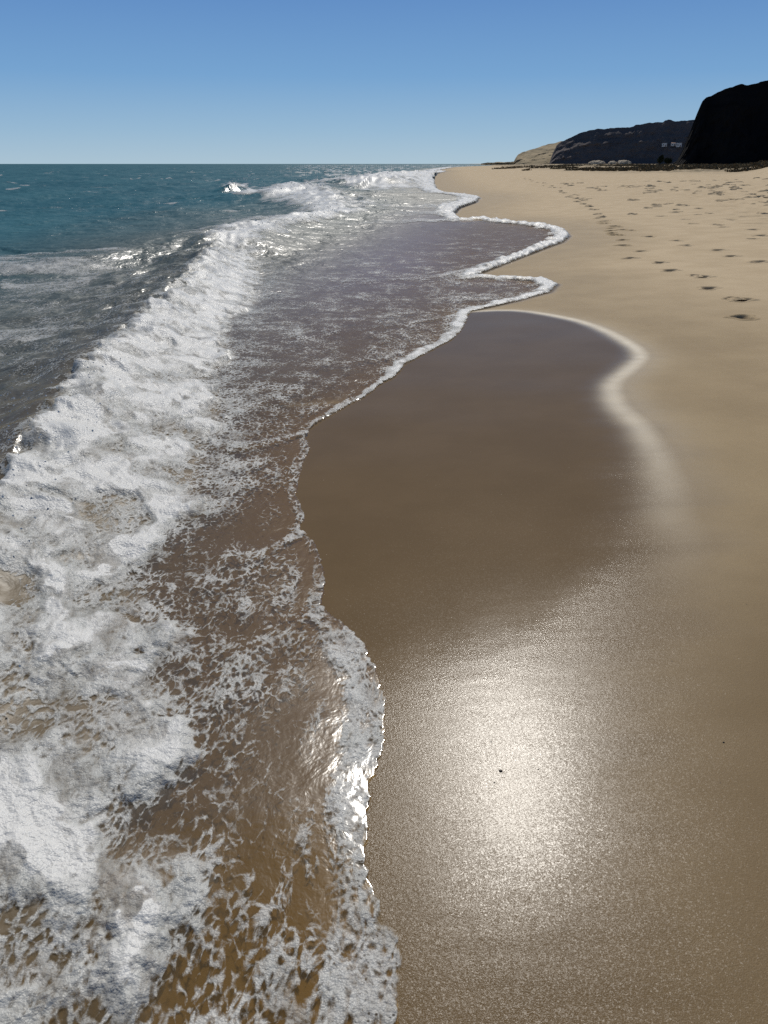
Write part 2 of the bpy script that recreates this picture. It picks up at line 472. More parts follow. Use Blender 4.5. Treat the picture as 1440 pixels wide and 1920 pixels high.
# ------------------------------------------------------------------ materials
def sand_material():
    T = NT('beach_sand')
    v = T.coord()
    wet = T.attr('wet'); film = T.attr('film'); damp = T.attr('damp'); veg = T.attr('veg')
    grain = T.noise(v, 330, 2, .7)
    mott = T.noise(v, 1.7, 5, .6)
    spk = T.noise(v, 130, 2, .6)
    dark = T.attr('dark')
    und = T.attr('under')
    dry = T.mix(T.mapr(mott, .3, .7), (.47, .365, .232), (.545, .430, .282))
    dampc = T.mix(T.mapr(mott, .3, .7), (.275, .200, .108), (.325, .240, .132))
    wetc = T.mix(T.mapr(mott, .3, .7), (.128, .084, .039), (.146, .097, .047))
    c = T.mix(damp, dry, dampc)
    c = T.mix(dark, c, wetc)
    c = T.mix(T.mapr(grain, .3, .7, 0, .35), c, (.10, .075, .05))
    scr = T.noise(v, .55, 6, .65)
    c = T.mix(T.math('MULTIPLY', veg, T.mapr(scr, .38, .55)), c, (.150, .120, .072))
    # roughness: mirror-smooth where a film of water still lies on it, satin at the drying line, matt when dry
    c = T.mix(T.math('MULTIPLY', und, .7), c, (.170, .118, .056))
    shell = T.mapr(T.voro(v, 24), .035, .060, 1, 0)
    pick = T.mapr(T.noise(v, 19, 1), .60, .62)
    c = T.mix(T.math('MULTIPLY', T.math('MULTIPLY', shell, pick), .75), c, (.42, .36, .28))
    chip = T.mapr(T.voro(T.coord((1.3, 1, 1), (0, 0, 1)), 13), .035, .05, 1, 0)
    c = T.mix(T.math('MULTIPLY', T.math('MULTIPLY', chip, T.mapr(T.noise(v, 5, 2), .56, .60)), .7), c, (.055, .042, .03))
    ro = T.math('ADD', T.math('MULTIPLY', damp, -.22), .88)
    wr = T.mapr(T.noise(v, 6, 3), .3, .7, .17, .23)
    ro2 = T.mix(wet, ro, wr)
    ro3 = T.mix(film, ro2, .13)
    sp = T.mix(T.math('MAXIMUM', wet, T.math('MULTIPLY', damp, .15)), .10, .06)
    sp = T.mix(film, sp, .34)
    sp = T.mix(T.attr('under'), sp, .0)
    b1 = T.bump(grain, T.mapr(film, 0, 1, T.mapr(wet, 0, 1, 1.0, .55), .12), .0011)
    b2 = T.bump(spk, T.mapr(film, 0, 1, T.mapr(wet, 0, 1, .42, .34), .06), .0016, b1)
    rp = T.noise(T.coord((1, 2.4, 1), (0, 0, .25)), 13, 3, .6)
    b3 = T.bump(rp, T.mapr(film, 0, 1, .010, .008), .02, b2)
    c = T.mix(T.math('MULTIPLY', T.attr('rim_sheen'), T.mapr(T.noise(v, 7, 4), .25, .6, .85, 1)), c, (.70, .615, .475))  # sun scattered forward at the drying edge, painted as a pale tint
    dd = T.n('ShaderNodeBsdfDiffuse'); T.l(c, dd.inputs['Color']); T.l(b3, dd.inputs['Normal'])
    base = T.mixs(T.math('MULTIPLY', film, .5), principled(T, c, ro3, b3, sp), dd.outputs[0])
    wg = T.math('MULTIPLY', T.math('MULTIPLY', wet, T.math('SUBTRACT', 1.0, T.attr('under'))), T.math('SUBTRACT', 1.0, T.math('MULTIPLY', film, .85)))
    geo = T.n('ShaderNodeNewGeometry')
    for sc_, amp, rg, k in ((430, .32, .27, .0038), (520, .125, .19, .0034)):      # wet grains, each its own small mirror: a faint halo and a tight core
        vc = T.n('ShaderNodeTexVoronoi'); vc.inputs['Scale'].default_value = sc_; T.l(v, vc.inputs['Vector'])
        v2 = T.n('ShaderNodeTexVoronoi'); v2.inputs['Scale'].default_value = sc_ * .61; T.l(v, v2.inputs['Vector'])
        av = T.n('ShaderNodeVectorMath', operation='ADD'); T.l(vc.outputs['Color'], av.inputs[0]); T.l(v2.outputs['Color'], av.inputs[1])
        hf = T.n('ShaderNodeVectorMath', operation='SCALE'); T.l(av.outputs[0], hf.inputs[0]); hf.inputs['Scale'].default_value = .5
        sb = T.n('ShaderNodeVectorMath', operation='SUBTRACT'); T.l(hf.outputs[0], sb.inputs[0]); sb.inputs[1].default_value = (.5, .5, .5)
        ma = T.n('ShaderNodeVectorMath', operation='MULTIPLY_ADD'); T.l(sb.outputs[0], ma.inputs[0]); ma.inputs[1].default_value = (amp, amp, 0); T.l(geo.outputs['Normal'], ma.inputs[2])
        nn = T.n('ShaderNodeVectorMath', operation='NORMALIZE'); T.l(ma.outputs[0], nn.inputs[0])
        gz = T.n('ShaderNodeBsdfGlossy'); gz.distribution = 'BECKMANN'; gz.inputs['Roughness'].default_value = rg; T.l(nn.outputs[0], gz.inputs['Normal'])
        base = T.mixs(T.math('MULTIPLY', wg, k), base, gz.outputs[0])
    return T.done(base)


def water_material():
    T = NT('sea_water')
    v = T.coord((1, .8, 1))
    op = T.attr('opac'); teal = T.attr('teal'); calm = T.attr('calm')
    h1 = T.noise(v, 1.3, 4, .6, .3)
    h2 = T.noise(v, 6.5, 4, .6, .5)
    h3 = T.noise(v, 26, 3, .6, .4)
    b = T.bump(h1, T.mapr(calm, 0, 1, .9, .0), .16)
    b = T.bump(h2, T.mapr(calm, 0, 1, .8, T.attr('rip')), .016, b)
    b = T.bump(h3, T.mapr(calm, 0, 1, .5, .28), .003, b)
    big = T.noise(T.coord((1, .35, 1)), .22, 4, .6)
    near_c = T.mix(T.mapr(big, .35, .65), (.165, .115, .056), (.140, .102, .054))
    deep_c = T.mix(T.mapr(big, .35, .65), (.018, .084, .110), (.034, .114, .140))
    near_c = T.mix(T.attr('mauve'), near_c, (.285, .245, .275))
    near_c = T.mix(calm, T.mix(T.mapr(big, .35, .65), (.050, .056, .038), (.062, .066, .050)), near_c)
    body_c = T.mix(teal, near_c, deep_c)
    dif = T.n('ShaderNodeBsdfDiffuse'); T.l(body_c, dif.inputs['Color']); T.l(b, dif.inputs['Normal'])
    tr = T.n('ShaderNodeBsdfTransparent'); tr.inputs['Color'].default_value = (.97, .88, .66, 1)
    body = T.mixs(op, tr.outputs[0], dif.outputs[0])
    gl = T.n('ShaderNodeBsdfGlossy'); T.l(b, gl.inputs['Normal'])
    T.l(T.attr('rgh'), gl.inputs['Roughness'])
    fr = T.n('ShaderNodeFresnel'); fr.inputs['IOR'].default_value = 1.33; T.l(b, fr.inputs['Normal'])
    fac = T.math('MINIMUM', fr.outputs[0], T.mapr(teal, 0, 1, .15, .10))
    fac = T.math('MULTIPLY', fac, T.mapr(T.attr('froth'), 0, 1, 1, .25))   # a rough sea never mirrors like a flat one
    return T.done(T.mixs(fac, body, gl.outputs[0]))


def foam_material():
    T = NT('sea_foam_white')
    v0 = T.coord()
    dens = T.attr('dens'); thick = T.attr('thick')
    # stretch the lace along the flow and warp it
    flow = T.coord((1.0, .62, 1), (0, 0, math.radians(28)))
    wn = T.n('ShaderNodeTexNoise'); wn.inputs['Scale'].default_value = 9; wn.inputs['Detail'].default_value = 3
    T.l(flow, wn.inputs['Vector'])
    vm = T.n('ShaderNodeVectorMath', operation='MULTIPLY_ADD')
    T.l(wn.outputs['Color'], vm.inputs[0]); vm.inputs[1].default_value = (.07, .07, 0); T.l(flow, vm.inputs[2])
    w = vm.outputs[0]
    e1 = T.mapr(T.voro(w, 23, 'DISTANCE_TO_EDGE'), 0, .30, 1, 0, False)
    e2 = T.mapr(T.voro(w, 46, 'DISTANCE_TO_EDGE'), 0, .32, 1, 0, False)
    n1 = T.noise(w, 11, 6, .66, .5)
    n2 = T.noise(w, 62, 4, .65, .4)
    val = T.math('ADD', T.math('MULTIPLY', e1, .17), T.math('MULTIPLY', e2, .19))
    val = T.math('ADD', val, T.math('MULTIPLY', T.mapr(n1, .25, .75, 0, 1, False), .34))
    val = T.math('ADD', val, T.math('MULTIPLY', T.mapr(n2, .25, .75, 0, 1, False), .30))
    thr = T.math('SUBTRACT', 1.12, T.math('MULTIPLY', dens, 1.0))
    sw = T.mapr(dens, .5, .95, .10, .28)
    a = T.mapr(T.math('SUBTRACT', val, thr), T.math('MULTIPLY', sw, -1.0), sw, 0, 1)
    a = T.math('MULTIPLY', a, T.mapr(dens, .02, .12))
    a = T.math('MULTIPLY', a, T.mapr(dens, .3, .95, .74, .97))
    a = T.math('MULTIPLY', a, T.math('MAXIMUM', T.mapr(T.noise(w, 8, 7, .68, .6), .30, .58, .40, 1), T.mapr(dens, .93, 1.0)))
    # bubbles
    bb = T.voro(v0, 75); b2_ = T.voro(v0, 190)
    nn = T.noise(v0, 30, 5, .68)
    h = T.math('ADD', T.math('MULTIPLY', bb, -.6), T.math('ADD', T.math('MULTIPLY', b2_, -.3), nn))
    nb = T.bump(h, .55, .008)
    col = T.mix(T.mapr(T.noise(v0, 5, 4), .35, .7), (.69, .695, .675), (.56, .57, .55))
    col = T.mix(T.mapr(dens, .86, 1.0), col, (.84, .84, .82))
    pit = T.mapr(T.voro(v0, 85), .18, .34, 0, 1)
    pr = T.mapr(T.noise(v0, 45, 2), .50, .60)
    col = T.mix(T.math('MULTIPLY', T.math('MULTIPLY', T.math('SUBTRACT', 1.0, pit), pr), T.attr('pits')), col, (.05, .04, .03))
    p = principled(T, col, .34, nb, .45)
    tl = T.n('ShaderNodeBsdfTranslucent'); T.l(col, tl.inputs['Color']); T.l(nb, tl.inputs['Normal'])
    body = T.mixs(.30, p, tl.outputs[0])
    tr = T.n('ShaderNodeBsdfTransparent')
    return T.done(T.mixs(a, tr.outputs[0], body))


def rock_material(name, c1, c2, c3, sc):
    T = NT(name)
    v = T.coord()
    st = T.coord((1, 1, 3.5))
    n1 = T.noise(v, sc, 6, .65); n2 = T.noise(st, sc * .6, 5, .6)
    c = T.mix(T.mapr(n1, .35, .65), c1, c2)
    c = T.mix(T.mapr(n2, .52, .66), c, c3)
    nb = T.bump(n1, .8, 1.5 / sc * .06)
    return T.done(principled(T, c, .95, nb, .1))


def plain_material(name, c1, c2, sc, rough=.8, bump=.2, bd=.01):
    T = NT(name); v = T.coord()
    n1 = T.noise(v, sc, 4, .6)
    return T.done(principled(T, T.mix(T.mapr(n1, .3, .7), c1, c2), rough, T.bump(n1, bump, bd), .3))


M_SAND = sand_material(); M_WATER = water_material(); M_FOAM = foam_material()
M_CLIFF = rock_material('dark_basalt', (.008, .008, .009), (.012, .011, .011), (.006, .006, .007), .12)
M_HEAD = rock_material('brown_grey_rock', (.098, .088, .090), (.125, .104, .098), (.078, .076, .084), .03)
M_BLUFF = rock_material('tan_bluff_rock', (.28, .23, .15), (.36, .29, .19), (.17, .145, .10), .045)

# ------------------------------------------------------------------ where people have walked
rs = np.random.RandomState(15)
FEET = []
NEAR_F = [
    (1395, 595, 1.0, 'footprint nearest the camera, alone near the right edge of the dry sand'),
    (1391, 562, 1.0, 'long dark footprint just beyond the nearest one at the right edge'),
    (1370, 559, .7, 'faint toe scuff touching the long dark footprint near the right edge'),
    (1328, 540, .95, 'footprint below the scuffed pair in the middle of the near trail'),
    (1318, 519, .95, 'dark footprint on the right of the scuffed pair in the near trail'),
    (1303, 517, .7, 'faint scuff on the left of the pair in the near trail'),
    (1255, 507, 1.0, 'dark heel print beside the thin drag mark in the sand'),
    (1236, 492, .9, 'thin long drag mark of a foot between two dark prints'),
    (1180, 484, 1.0, 'leftmost low footprint where the trail meets the smooth damp sand'),
    (1200, 471, .9, 'shallow footprint right above the leftmost low one'),
    (1170, 460, 1.1, 'deep print at the lower end of the dense trail'),
    (1166, 450, .9, 'print touching the deep one at the lower end of the dense trail'),
    (1218, 444, 1.0, 'lone footprint to the right of the dense trail'),
    (1270, 451, .9, 'left print of the close pair in open dry sand'),
    (1288, 460, 1.0, 'right print of the close pair in open dry sand'),
    (1345, 469, 1.0, 'left one of two prints ahead of the rightmost lone print'),
    (1370, 480, 1.0, 'right one of two prints ahead of the rightmost lone print'),
    (1422, 491, 1.2, 'wide print by itself at the right edge, farther than the nearest two')]
for k, (px, py, sc, lab) in enumerate(NEAR_F):
    X, Y = unp(px, py)
    FEET.append((X, Y, math.radians(90 + rs.uniform(-40, 40)) - .35, sc * .92, lab, 'footprints in the dry sand', k))
TRAIL_PX = [(1160, 441), (1171, 431), (1152, 424), (1143, 428), (1137, 414), (1130, 407), (1120, 400), (1112, 393), (1104, 385), (1095, 382), (1085, 378), (1078, 372), (1102, 373), (1068, 368), (1060, 362), (1050, 357),
            (1042, 352), (1034, 349), (1022, 345), (1010, 342), (998, 339), (985, 336), (1126, 418), (1146, 436), (1090, 372), (1075, 365)]
k = 0
for px, py in TRAIL_PX + [(p[0] + rs.uniform(-9, 11), p[1] + rs.uniform(-2, 5)) for p in TRAIL_PX]:
    X, Y = unp(px + rs.uniform(-3, 3), py)
    FEET.append((X, Y, math.radians(75 + rs.uniform(-30, 30)), rs.uniform(.65, 1.0), 'small dark footprint in the dense trail running up the beach along the damp sand', 'footprints of the dense trail', k)); k += 1
n = 0
MID_PX = [(1185, 402), (1285, 411), (1300, 419), (1345, 422), (1355, 426), (1412, 430), (1430, 442), (1430, 400), (1395, 405), (1310, 391), (1287, 386), (1250, 383), (1215, 390), (1240, 405), (1265, 398), (1330, 400), (1370, 412)]
spots = [unp(*p) for p in MID_PX]
while len(spots) < 216:
    R_ = 16 + 46 * rs.rand() ** .8; a = math.radians(rs.uniform(9, 30))
    X, Y = R_ * math.sin(a), R_ * math.cos(a)
    if X - float(shore_x(Y)) < 4.6 + .04 * Y: continue
    if float(perlin(np.array([X * .22]), np.array([Y * .08]), 19)[0]) < -.12: continue
    spots.append((X, Y))
for X, Y in spots:
    FEET.append((X, Y, rs.uniform(0, 6.28), rs.uniform(.6, 1.15) * (1 if Y < 30 else 1.3), 'shallow footprint among many in the trampled dry sand at the top of the beach', 'footprints in the trampled sand', k)); k += 1


DENT_R = 25.0     # nearer than this a print is pressed into the sand sheet itself


def foot_q(X, Y, L_=.29, Wd=.18):
    hw = Wd * .5 * (1 + .22 * np.sin(X / L_ * 4.0) - .10 * np.cos(X / L_ * 7.5))
    q = np.sqrt((X / (L_ * .5)) ** 4 * .999 + (Y / hw) ** 2)
    return np.where(np.abs(X) > L_ * .42, np.maximum(q, np.hypot((np.abs(X) - L_ * .18) / (L_ * .32), Y / hw)), q)


# ------------------------------------------------------------------ sand
ang, rr = polar_axes(.17, 40, .0017, .004, .011, fine=(6, 26, .0042))
x, y = grid_xy(ang, rr)
na, nr = len(ang), len(rr)
r = np.hypot(x, y)
sz = sand_base(x, y)
s = x - shore_x(y)
sea = inside(x, y, SEA_POLY)
de, _ = seg_dist(x, y, EDGE_ALL)
ds = np.where(sea, de, -de)
inw = inside(x, y, WET_POLY)
dw, wat = seg_dist(x, y, WETL)
dw = np.where(inw, dw, -dw)
_o = np.argsort(WETL[:, 1])
dwx = (np.interp(y, WETL[_o, 1], WETL[_o, 0]) - x) * .92
_k = sstep(6.6, 4.6, y)
wn = perlin(x * .9, y * 6.5, 101) * .45 + perlin(x * 3, y * 18, 102) * .2 + perlin(x * .4, y * 2.6, 103) * .35
soft = np.interp(y, [.5, 1.5, 2.5, 4, 6, 7.5, 9], [.45, .38, .30, .20, .14, .08, .03])
dws = dw * (1 - _k) + dwx * _k
film = sstep(-.6, 1.2, dws / soft - .35 + wn * np.clip(1.6 * soft / .3, .1, 1.1) * sstep(2.2, 4.0, y))
film = film * np.interp(y, [.5, 1.2, 2.0, 2.9, 3.8], [.05, .08, .38, .92, 1.0])
wet = np.maximum(sstep(-1.0, .25, dws / (soft * 1.7 + .12) + .25 * wn), sstep(-.10, .0, ds))
damp_w = np.interp(y, [.5, 2, 4, 8, 12, 25, 60], [2.2, 2.0, 1.6, 1.3, 1.4, 1.8, 3])
damp = np.maximum(sstep(-2.6, -.1, dws / damp_w + .08 * wn), sstep(-1.6, -.1, ds / damp_w))
damp = np.clip(damp, 0, 1)
veg = sstep(78, 105, r + 8 * perlin(x * .1, y * .1, 105)) * sstep(14, 26, s) * sstep(0, 5, y)
rw = np.interp(y, [.5, 2.5, 4, 5.5, 7, 9, 12], [.26, .16, .10, .085, .075, .06, .05])
rim_sheen = np.exp(-((dws + rw * .75 + .06 * rw * wn) / rw) ** 2) * np.interp(y, [2.6, 3.6, 4.8, 7, 8.5, 9.3, 9.8], [0, .30, .62, .90, .88, .7, 0]) * (ds < 0)  # mask of the painted bright rim round the wet patch
rim_sheen = np.maximum(rim_sheen, .36 * np.exp(-((dws + rw * .75) / (rw * 3.2)) ** 2) * np.interp(y, [2.4, 4.0, 5, 7, 9.3, 9.8], [0, .3, .6, .6, .4, 0]) * sstep(-.1, -1.3, dws / rw))
dark = np.maximum(wet, sstep(4.2, 1.7, np.hypot(x, y) + .15 * wn) * .74)  # soaked sand, plus the steep backlit view's dimming put into the colour
# relief: smooth where washed, lumpy and trampled where dry
tramp = sstep(4.5, 9, s + .6 * perlin(x * .7, y * .7, 106)) * np.clip(1 - damp, 0, 1)
relief = .004 * perlin(x * 1.3, y * 1.3, 107) + tramp * (.085 * fbm(x * 1.7, y * 1.3, 108, 4, .6) - .070 * sstep(.22, .55, perlin(x * 2.0, y * 1.6, 109)) * sstep(9, 16, r))
relief = relief + .0003 * perlin(x * 6, y * 17, 110) * wet * (1 - .8 * film) * (1 - sea)
relief = relief + veg * .25 * np.maximum(fbm(x * .5, y * .5, 111, 3), -.1)
relief = relief * np.where(r > 400, .3, 1)
dent = np.zeros(len(x))
sub = np.where((r < DENT_R + 1) & (r > 6) & (x > 0) & (y > 0))[0]
for f_ in FEET:
    if math.hypot(f_[0], f_[1]) > DENT_R: continue
    near_ = sub[(np.abs(x[sub] - f_[0]) < .5) & (np.abs(y[sub] - f_[1]) < .5)]
    dx, dy = x[near_] - f_[0], y[near_] - f_[1]
    c_, s_ = math.cos(f_[2]), math.sin(f_[2])
    dent[near_] = np.minimum(dent[near_], -.075 * f_[3] * (1 - sstep(.62, 1.30, foot_q((dx * c_ + dy * s_) / f_[3], (-dx * s_ + dy * c_) / f_[3]))))
me = grid_mesh('sand', x, y, sz + relief + dent, na, nr, attrs=dict(wet=wet, film=film, damp=damp, veg=veg, under=sstep(-.005, .03, ds), rim_sheen=rim_sheen, dark=dark))
link('sand_beach', me, M_SAND, kind='structure', label='tan sandy beach, wet and dark along the water, dry and trampled on the right')


_SA, _SR, _SZ, _SD = ang, rr, (sz + relief).reshape(nr, na), damp.reshape(nr, na)


def sand_z(px_, py_):
    a, r_ = math.atan2(px_, py_), math.hypot(px_, py_)
    i = int(np.clip(np.searchsorted(_SR, r_) - 1, 0, nr_s - 2)); j = int(np.clip(np.searchsorted(_SA, a) - 1, 0, na_s - 2))
    u = (r_ - _SR[i]) / (_SR[i + 1] - _SR[i]); v = (a - _SA[j]) / (_SA[j + 1] - _SA[j])
    return float((_SZ[i, j] * (1 - v) + _SZ[i, j + 1] * v) * (1 - u) + (_SZ[i + 1, j] * (1 - v) + _SZ[i + 1, j + 1] * v) * u)


def sand_damp(px_, py_):
    return float(_SD[np.searchsorted(_SR, math.hypot(px_, py_)), np.searchsorted(_SA, math.atan2(px_, py_))])


nr_s, na_s = nr, na


# ------------------------------------------------------------------ water and foam
ang, rr = polar_axes(.125, 37, .00125, .0032, .0085, fine=(3, 40, .0055))
x, y = grid_xy(ang, rr)
na, nr = len(ang), len(rr)
Fd = all_fields(x, y)
depth = np.maximum(Fd['wz'] - Fd['sz'], 0)
wz = np.where(Fd['ds'] > .0, Fd['wz'], Fd['sz'] - .004 - np.clip(-Fd['ds'], 0, .5))
opac = 1 - np.exp(-depth / .13)
opac = np.clip(opac + .10 * sstep(.05, .8, Fd['ds']), 0, 1)
teal = sstep(2.5, 13, -Fd['s'] + 3 * perlin(x * .1, y * .05, 121))
calm = sstep(-2.5, .5, Fd['s'] + 1.5) * sstep(40, 15, Fd['r'])
# behind the bore's crest the water is churned
me = grid_mesh('water', x, y, wz, na, nr, keep=(Fd['ds'] > -.10), attrs=dict(rgh=np.clip(.34 - .10 * teal - .20 * calm + .30 * Fd['bore'], .12, .50), opac=opac, teal=teal, calm=calm, froth=Fd['bore'], rip=np.clip(Fd['r'] / 8, .16, 1.0), mauve=sstep(4.5, 14, y)))
link('sea_water', me, M_WATER, kind='structure', label='blue green sea with a thin sheet of swash running up the sand')
pits = sstep(.16, .06, Fd['ds']) * sstep(3.4, 2.6, Fd['r'])
me = grid_mesh('foam', x, y, Fd['fz'], na, nr, keep=Fd['dens'] > .03, attrs=dict(dens=Fd['dens'], thick=Fd['dens'], pits=pits * .8))
link('sea_foam', me, M_FOAM, kind='stuff', label='white foam of the breaking waves and the lacy froth along the swash edge')

# drops and scraps of foam thrown up along the crests
rp_ = np.random.RandomState(3)
oc = np.array([[1, 0, 0], [-1, 0, 0], [0, 1, 0], [0, -1, 0], [0, 0, 1], [0, 0, -1.]])
ofc = np.array([[0, 2, 4], [2, 1, 4], [1, 3, 4], [3, 0, 4], [2, 0, 5], [1, 2, 5], [3, 1, 5], [0, 3, 5]])
SPV = []
for P, Hh, cnt, up, lat, sz_ in ((CA, CAH, 2600, .10, .22, .0045), (CD, CDH, 500, .22, .9, .022), (CC, CCH, 700, .12, .5, .012), (CE, CEH, 300, .25, 1.6, .045), (CF, CFH, 150, .25, .5, .03)):
    for _ in range(cnt):
        t_ = rp_.uniform(0, len(P) - 1.001); i_ = int(t_); fr_ = t_ - i_
        clump = perlin(np.array([t_ * 2.7]), np.array([cnt * .1]), 5)[0]
        if rp_.rand() > .25 + 1.2 * max(clump, 0): continue
        q_ = P[i_] * (1 - fr_) + P[i_ + 1] * fr_
        h_ = Hh[i_] * (1 - fr_) + Hh[i_ + 1] * fr_
        rad_ = sz_ * rp_.uniform(.4, 1.5) * (max(1.0, np.hypot(*q_) / 9) if P is CA else 1)
        c_ = np.array([q_[0] + rp_.normal(0, lat), q_[1] + rp_.normal(0, lat), h_ * rp_.uniform(.75, 1.0) + abs(rp_.normal(0, up))])
        SPV.append(c_ + oc * rad_ * rp_.uniform(.6, 1.4, (6, 1)))
SPV = np.array(SPV)
me = bpy.data.meshes.new('spray')
me.from_pydata(SPV.reshape(-1, 3).tolist(), [], (ofc[None] + (np.arange(len(SPV)) * 6)[:, None, None]).reshape(-1, 3).tolist()); me.update()
link('sea_spray', me, plain_material('spray_white', (.70, .70, .69), (.62, .62, .62), 3, .3, 0), kind='stuff', label='small white drops of spray thrown up along the wave crests')
del Fd

# ------------------------------------------------------------------ cliffs and headland
def sky_dir(px, py):
    u = (px - 720) / F; v = -(py - 960) / F
    d = (u, math.cos(PITCH) + v * math.sin(PITCH), -math.sin(PITCH) + v * math.cos(PITCH))
    h = math.hypot(d[0], d[1])
    return math.atan2(d[0], d[1]), d[2] / h


def land_form(skyline, D, depth, back, sub, nz, amp, seed, crag=1.0, rows=26, foot=None, strata=.5):
    """a solid block of land whose front rises from D to the ridge at D+depth and runs on as a plateau;
    returns the mesh and a function (az, height fraction) -> point on its face"""
    pts = np.array([sky_dir(*p) for p in skyline])
    az = np.linspace(pts[0, 0], pts[-1, 0], sub)
    el = np.interp(az, pts[:, 0], pts[:, 1])
    el = el + crag * .0016 * fbm(az * 130, az * 0 + seed, seed, 4) * np.clip((az - az[0]) * 60, 0, 1)
    Df = np.interp(az, pts[:, 0], np.linspace(1, 1, len(pts))) * D * (1 + .05 * fbm(az * 9, az * 0 + 3.3, seed + 5, 3))
    if callable(depth): dp = depth(az)
    else: dp = np.full(az.shape, float(depth))
    Hr = CAM_H + el * (Df + dp)
    V = []; zs = []
    ts = np.linspace(0, 1, rows)
    for t in ts:
        rad = Df + dp * (t ** 1.15)
        z = -1.0 + (Hr + 1.0) * t
        n = fbm(az * nz, np.full_like(az, t * 3.0 + seed), seed + 9, 5, .6) + strata * perlin(az * nz * .3, np.full_like(az, t * 9.0), seed + 20)
        rad = rad + amp * n * math.sin(math.pi * min(1, t * 1.02)) ** .6
        V.append(np.stack([rad * np.sin(az), rad * np.cos(az), z], -1))
    for q, f in ((.3, 1.0), (.7, .98), (1.0, .9), (1.25, -.02)):
        rad = Df + dp + back * q
        V.append(np.stack([rad * np.sin(az), rad * np.cos(az), np.maximum(Hr * f, -1) - .6 * back * .01 * q], -1))
    V = np.array(V); R_, C_ = V.shape[:2]
    i = np.arange(R_ * C_).reshape(R_, C_)
    q = np.stack([i[:-1, :-1], i[:-1, 1:], i[1:, 1:], i[1:, :-1]], -1).reshape(-1, 4)
    me = bpy.data.meshes.new('land')
    me.from_pydata(V.reshape(-1, 3).tolist(), [], q.tolist()); me.update()

    def at(px, py):
        a, e = sky_dir(px, py)
        c = int(np.argmin(np.abs(az - a)))
        zz = V[:rows, c, 2]; rr_ = np.hypot(V[:rows, c, 0], V[:rows, c, 1])
        k = int(np.argmin(np.abs((zz - CAM_H) / rr_ - e)))
        return a, rr_[k], zz[k]
    return me, at


CLIFF_SKY = [(1262, 306), (1270, 301), (1278, 285), (1286, 266), (1294, 247), (1300, 230), (1308, 210), (1316, 192), (1324, 183), (1336, 178), (1352, 170), (1370, 164), (1384, 159),
             (1392, 157), (1402, 160), (1412, 158), (1426, 154), (1440, 150), (1500, 138), (1600, 128), (1800, 118), (2200, 110), (2900, 140), (3600, 230), (4200, 306)]
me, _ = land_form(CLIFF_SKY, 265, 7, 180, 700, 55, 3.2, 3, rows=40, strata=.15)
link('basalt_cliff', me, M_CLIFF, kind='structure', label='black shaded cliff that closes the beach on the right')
HEAD_SKY = [(1030, 306), (1036, 288), (1044, 272), (1052, 266), (1062, 262), (1085, 250), (1100, 246), (1120, 242), (1150, 240), (1188, 238), (1192, 234), (1215, 231), (1244, 228), (1247, 225),
            (1258, 225), (1262, 227), (1290, 226), (1340, 222), (1500, 210), (1900, 215), (2600, 306)]
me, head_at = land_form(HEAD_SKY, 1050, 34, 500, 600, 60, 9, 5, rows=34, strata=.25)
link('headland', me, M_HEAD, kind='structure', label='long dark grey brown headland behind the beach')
BLUFF_SKY = [(902, 306.6), (915, 304.6), (940, 303.8), (963, 303.2), (967, 296), (971, 290), (978, 286), (988, 282.5), (1005, 278), (1022, 272), (1040, 267.5), (1060, 264), (1080, 268), (1110, 285), (1140, 306)]
me, _ = land_form(BLUFF_SKY, 1120, lambda a: np.interp(a, [sky_dir(902, 306)[0], sky_dir(960, 306)[0], sky_dir(985, 290)[0], sky_dir(1140, 306)[0]], [6., 10, 85, 110]), 120, 260, 70, 12, 8, rows=26, strata=.3)
link('sandy_bluff', me, M_BLUFF, kind='structure', label='sunlit tan bluff at the seaward end of the headland with a low spit')

# ------------------------------------------------------------------ small houses on the headland
M_WALL = plain_material('white_wall', (.62, .62, .62), (.52, .52, .52), 1.5)
M_ROOF = plain_material('terracotta_roof', (.26, .14, .10), (.20, .11, .09), 4)
M_GLASS = plain_material('dark_window', (.03, .035, .04), (.04, .045, .05), 3, .15, 0)
M_DOOR = plain_material('brown_door', (.14, .08, .05), (.10, .06, .04), 6)


class MB:
    def __init__(s): s.v = []; s.f = []

    def box(s, c, h, rz=0.0):
        b = len(s.v); cr, sr = math.cos(rz), math.sin(rz)
        for dz in (-1, 1):
            for dx, dy in ((-1, -1), (1, -1), (1, 1), (-1, 1)):
                X, Y = dx * h[0], dy * h[1]
                s.v.append((c[0] + X * cr - Y * sr, c[1] + X * sr + Y * cr, c[2] + dz * h[2]))
        for q in ((0, 3, 2, 1), (4, 5, 6, 7), (0, 1, 5, 4), (1, 2, 6, 5), (2, 3, 7, 6), (3, 0, 4, 7)):
            s.f.append(tuple(b + k for k in q))
        return s

    def gable(s, w, d, z0, h, over):
        b = len(s.v); w += over; d += over
        s.v += [(-w, -d, z0), (w, -d, z0), (w, d, z0), (-w, d, z0), (-w, 0, z0 + h), (w, 0, z0 + h)]
        for q in ((0, 1, 5, 4), (2, 3, 4, 5), (1, 2, 5), (3, 0, 4), (0, 3, 2, 1)):
            s.f.append(tuple(b + k for k in q))
        return s

    def mesh(s, name):
        me = bpy.data.meshes.new(name); me.from_pydata(s.v, [], s.f); me.update(); return me


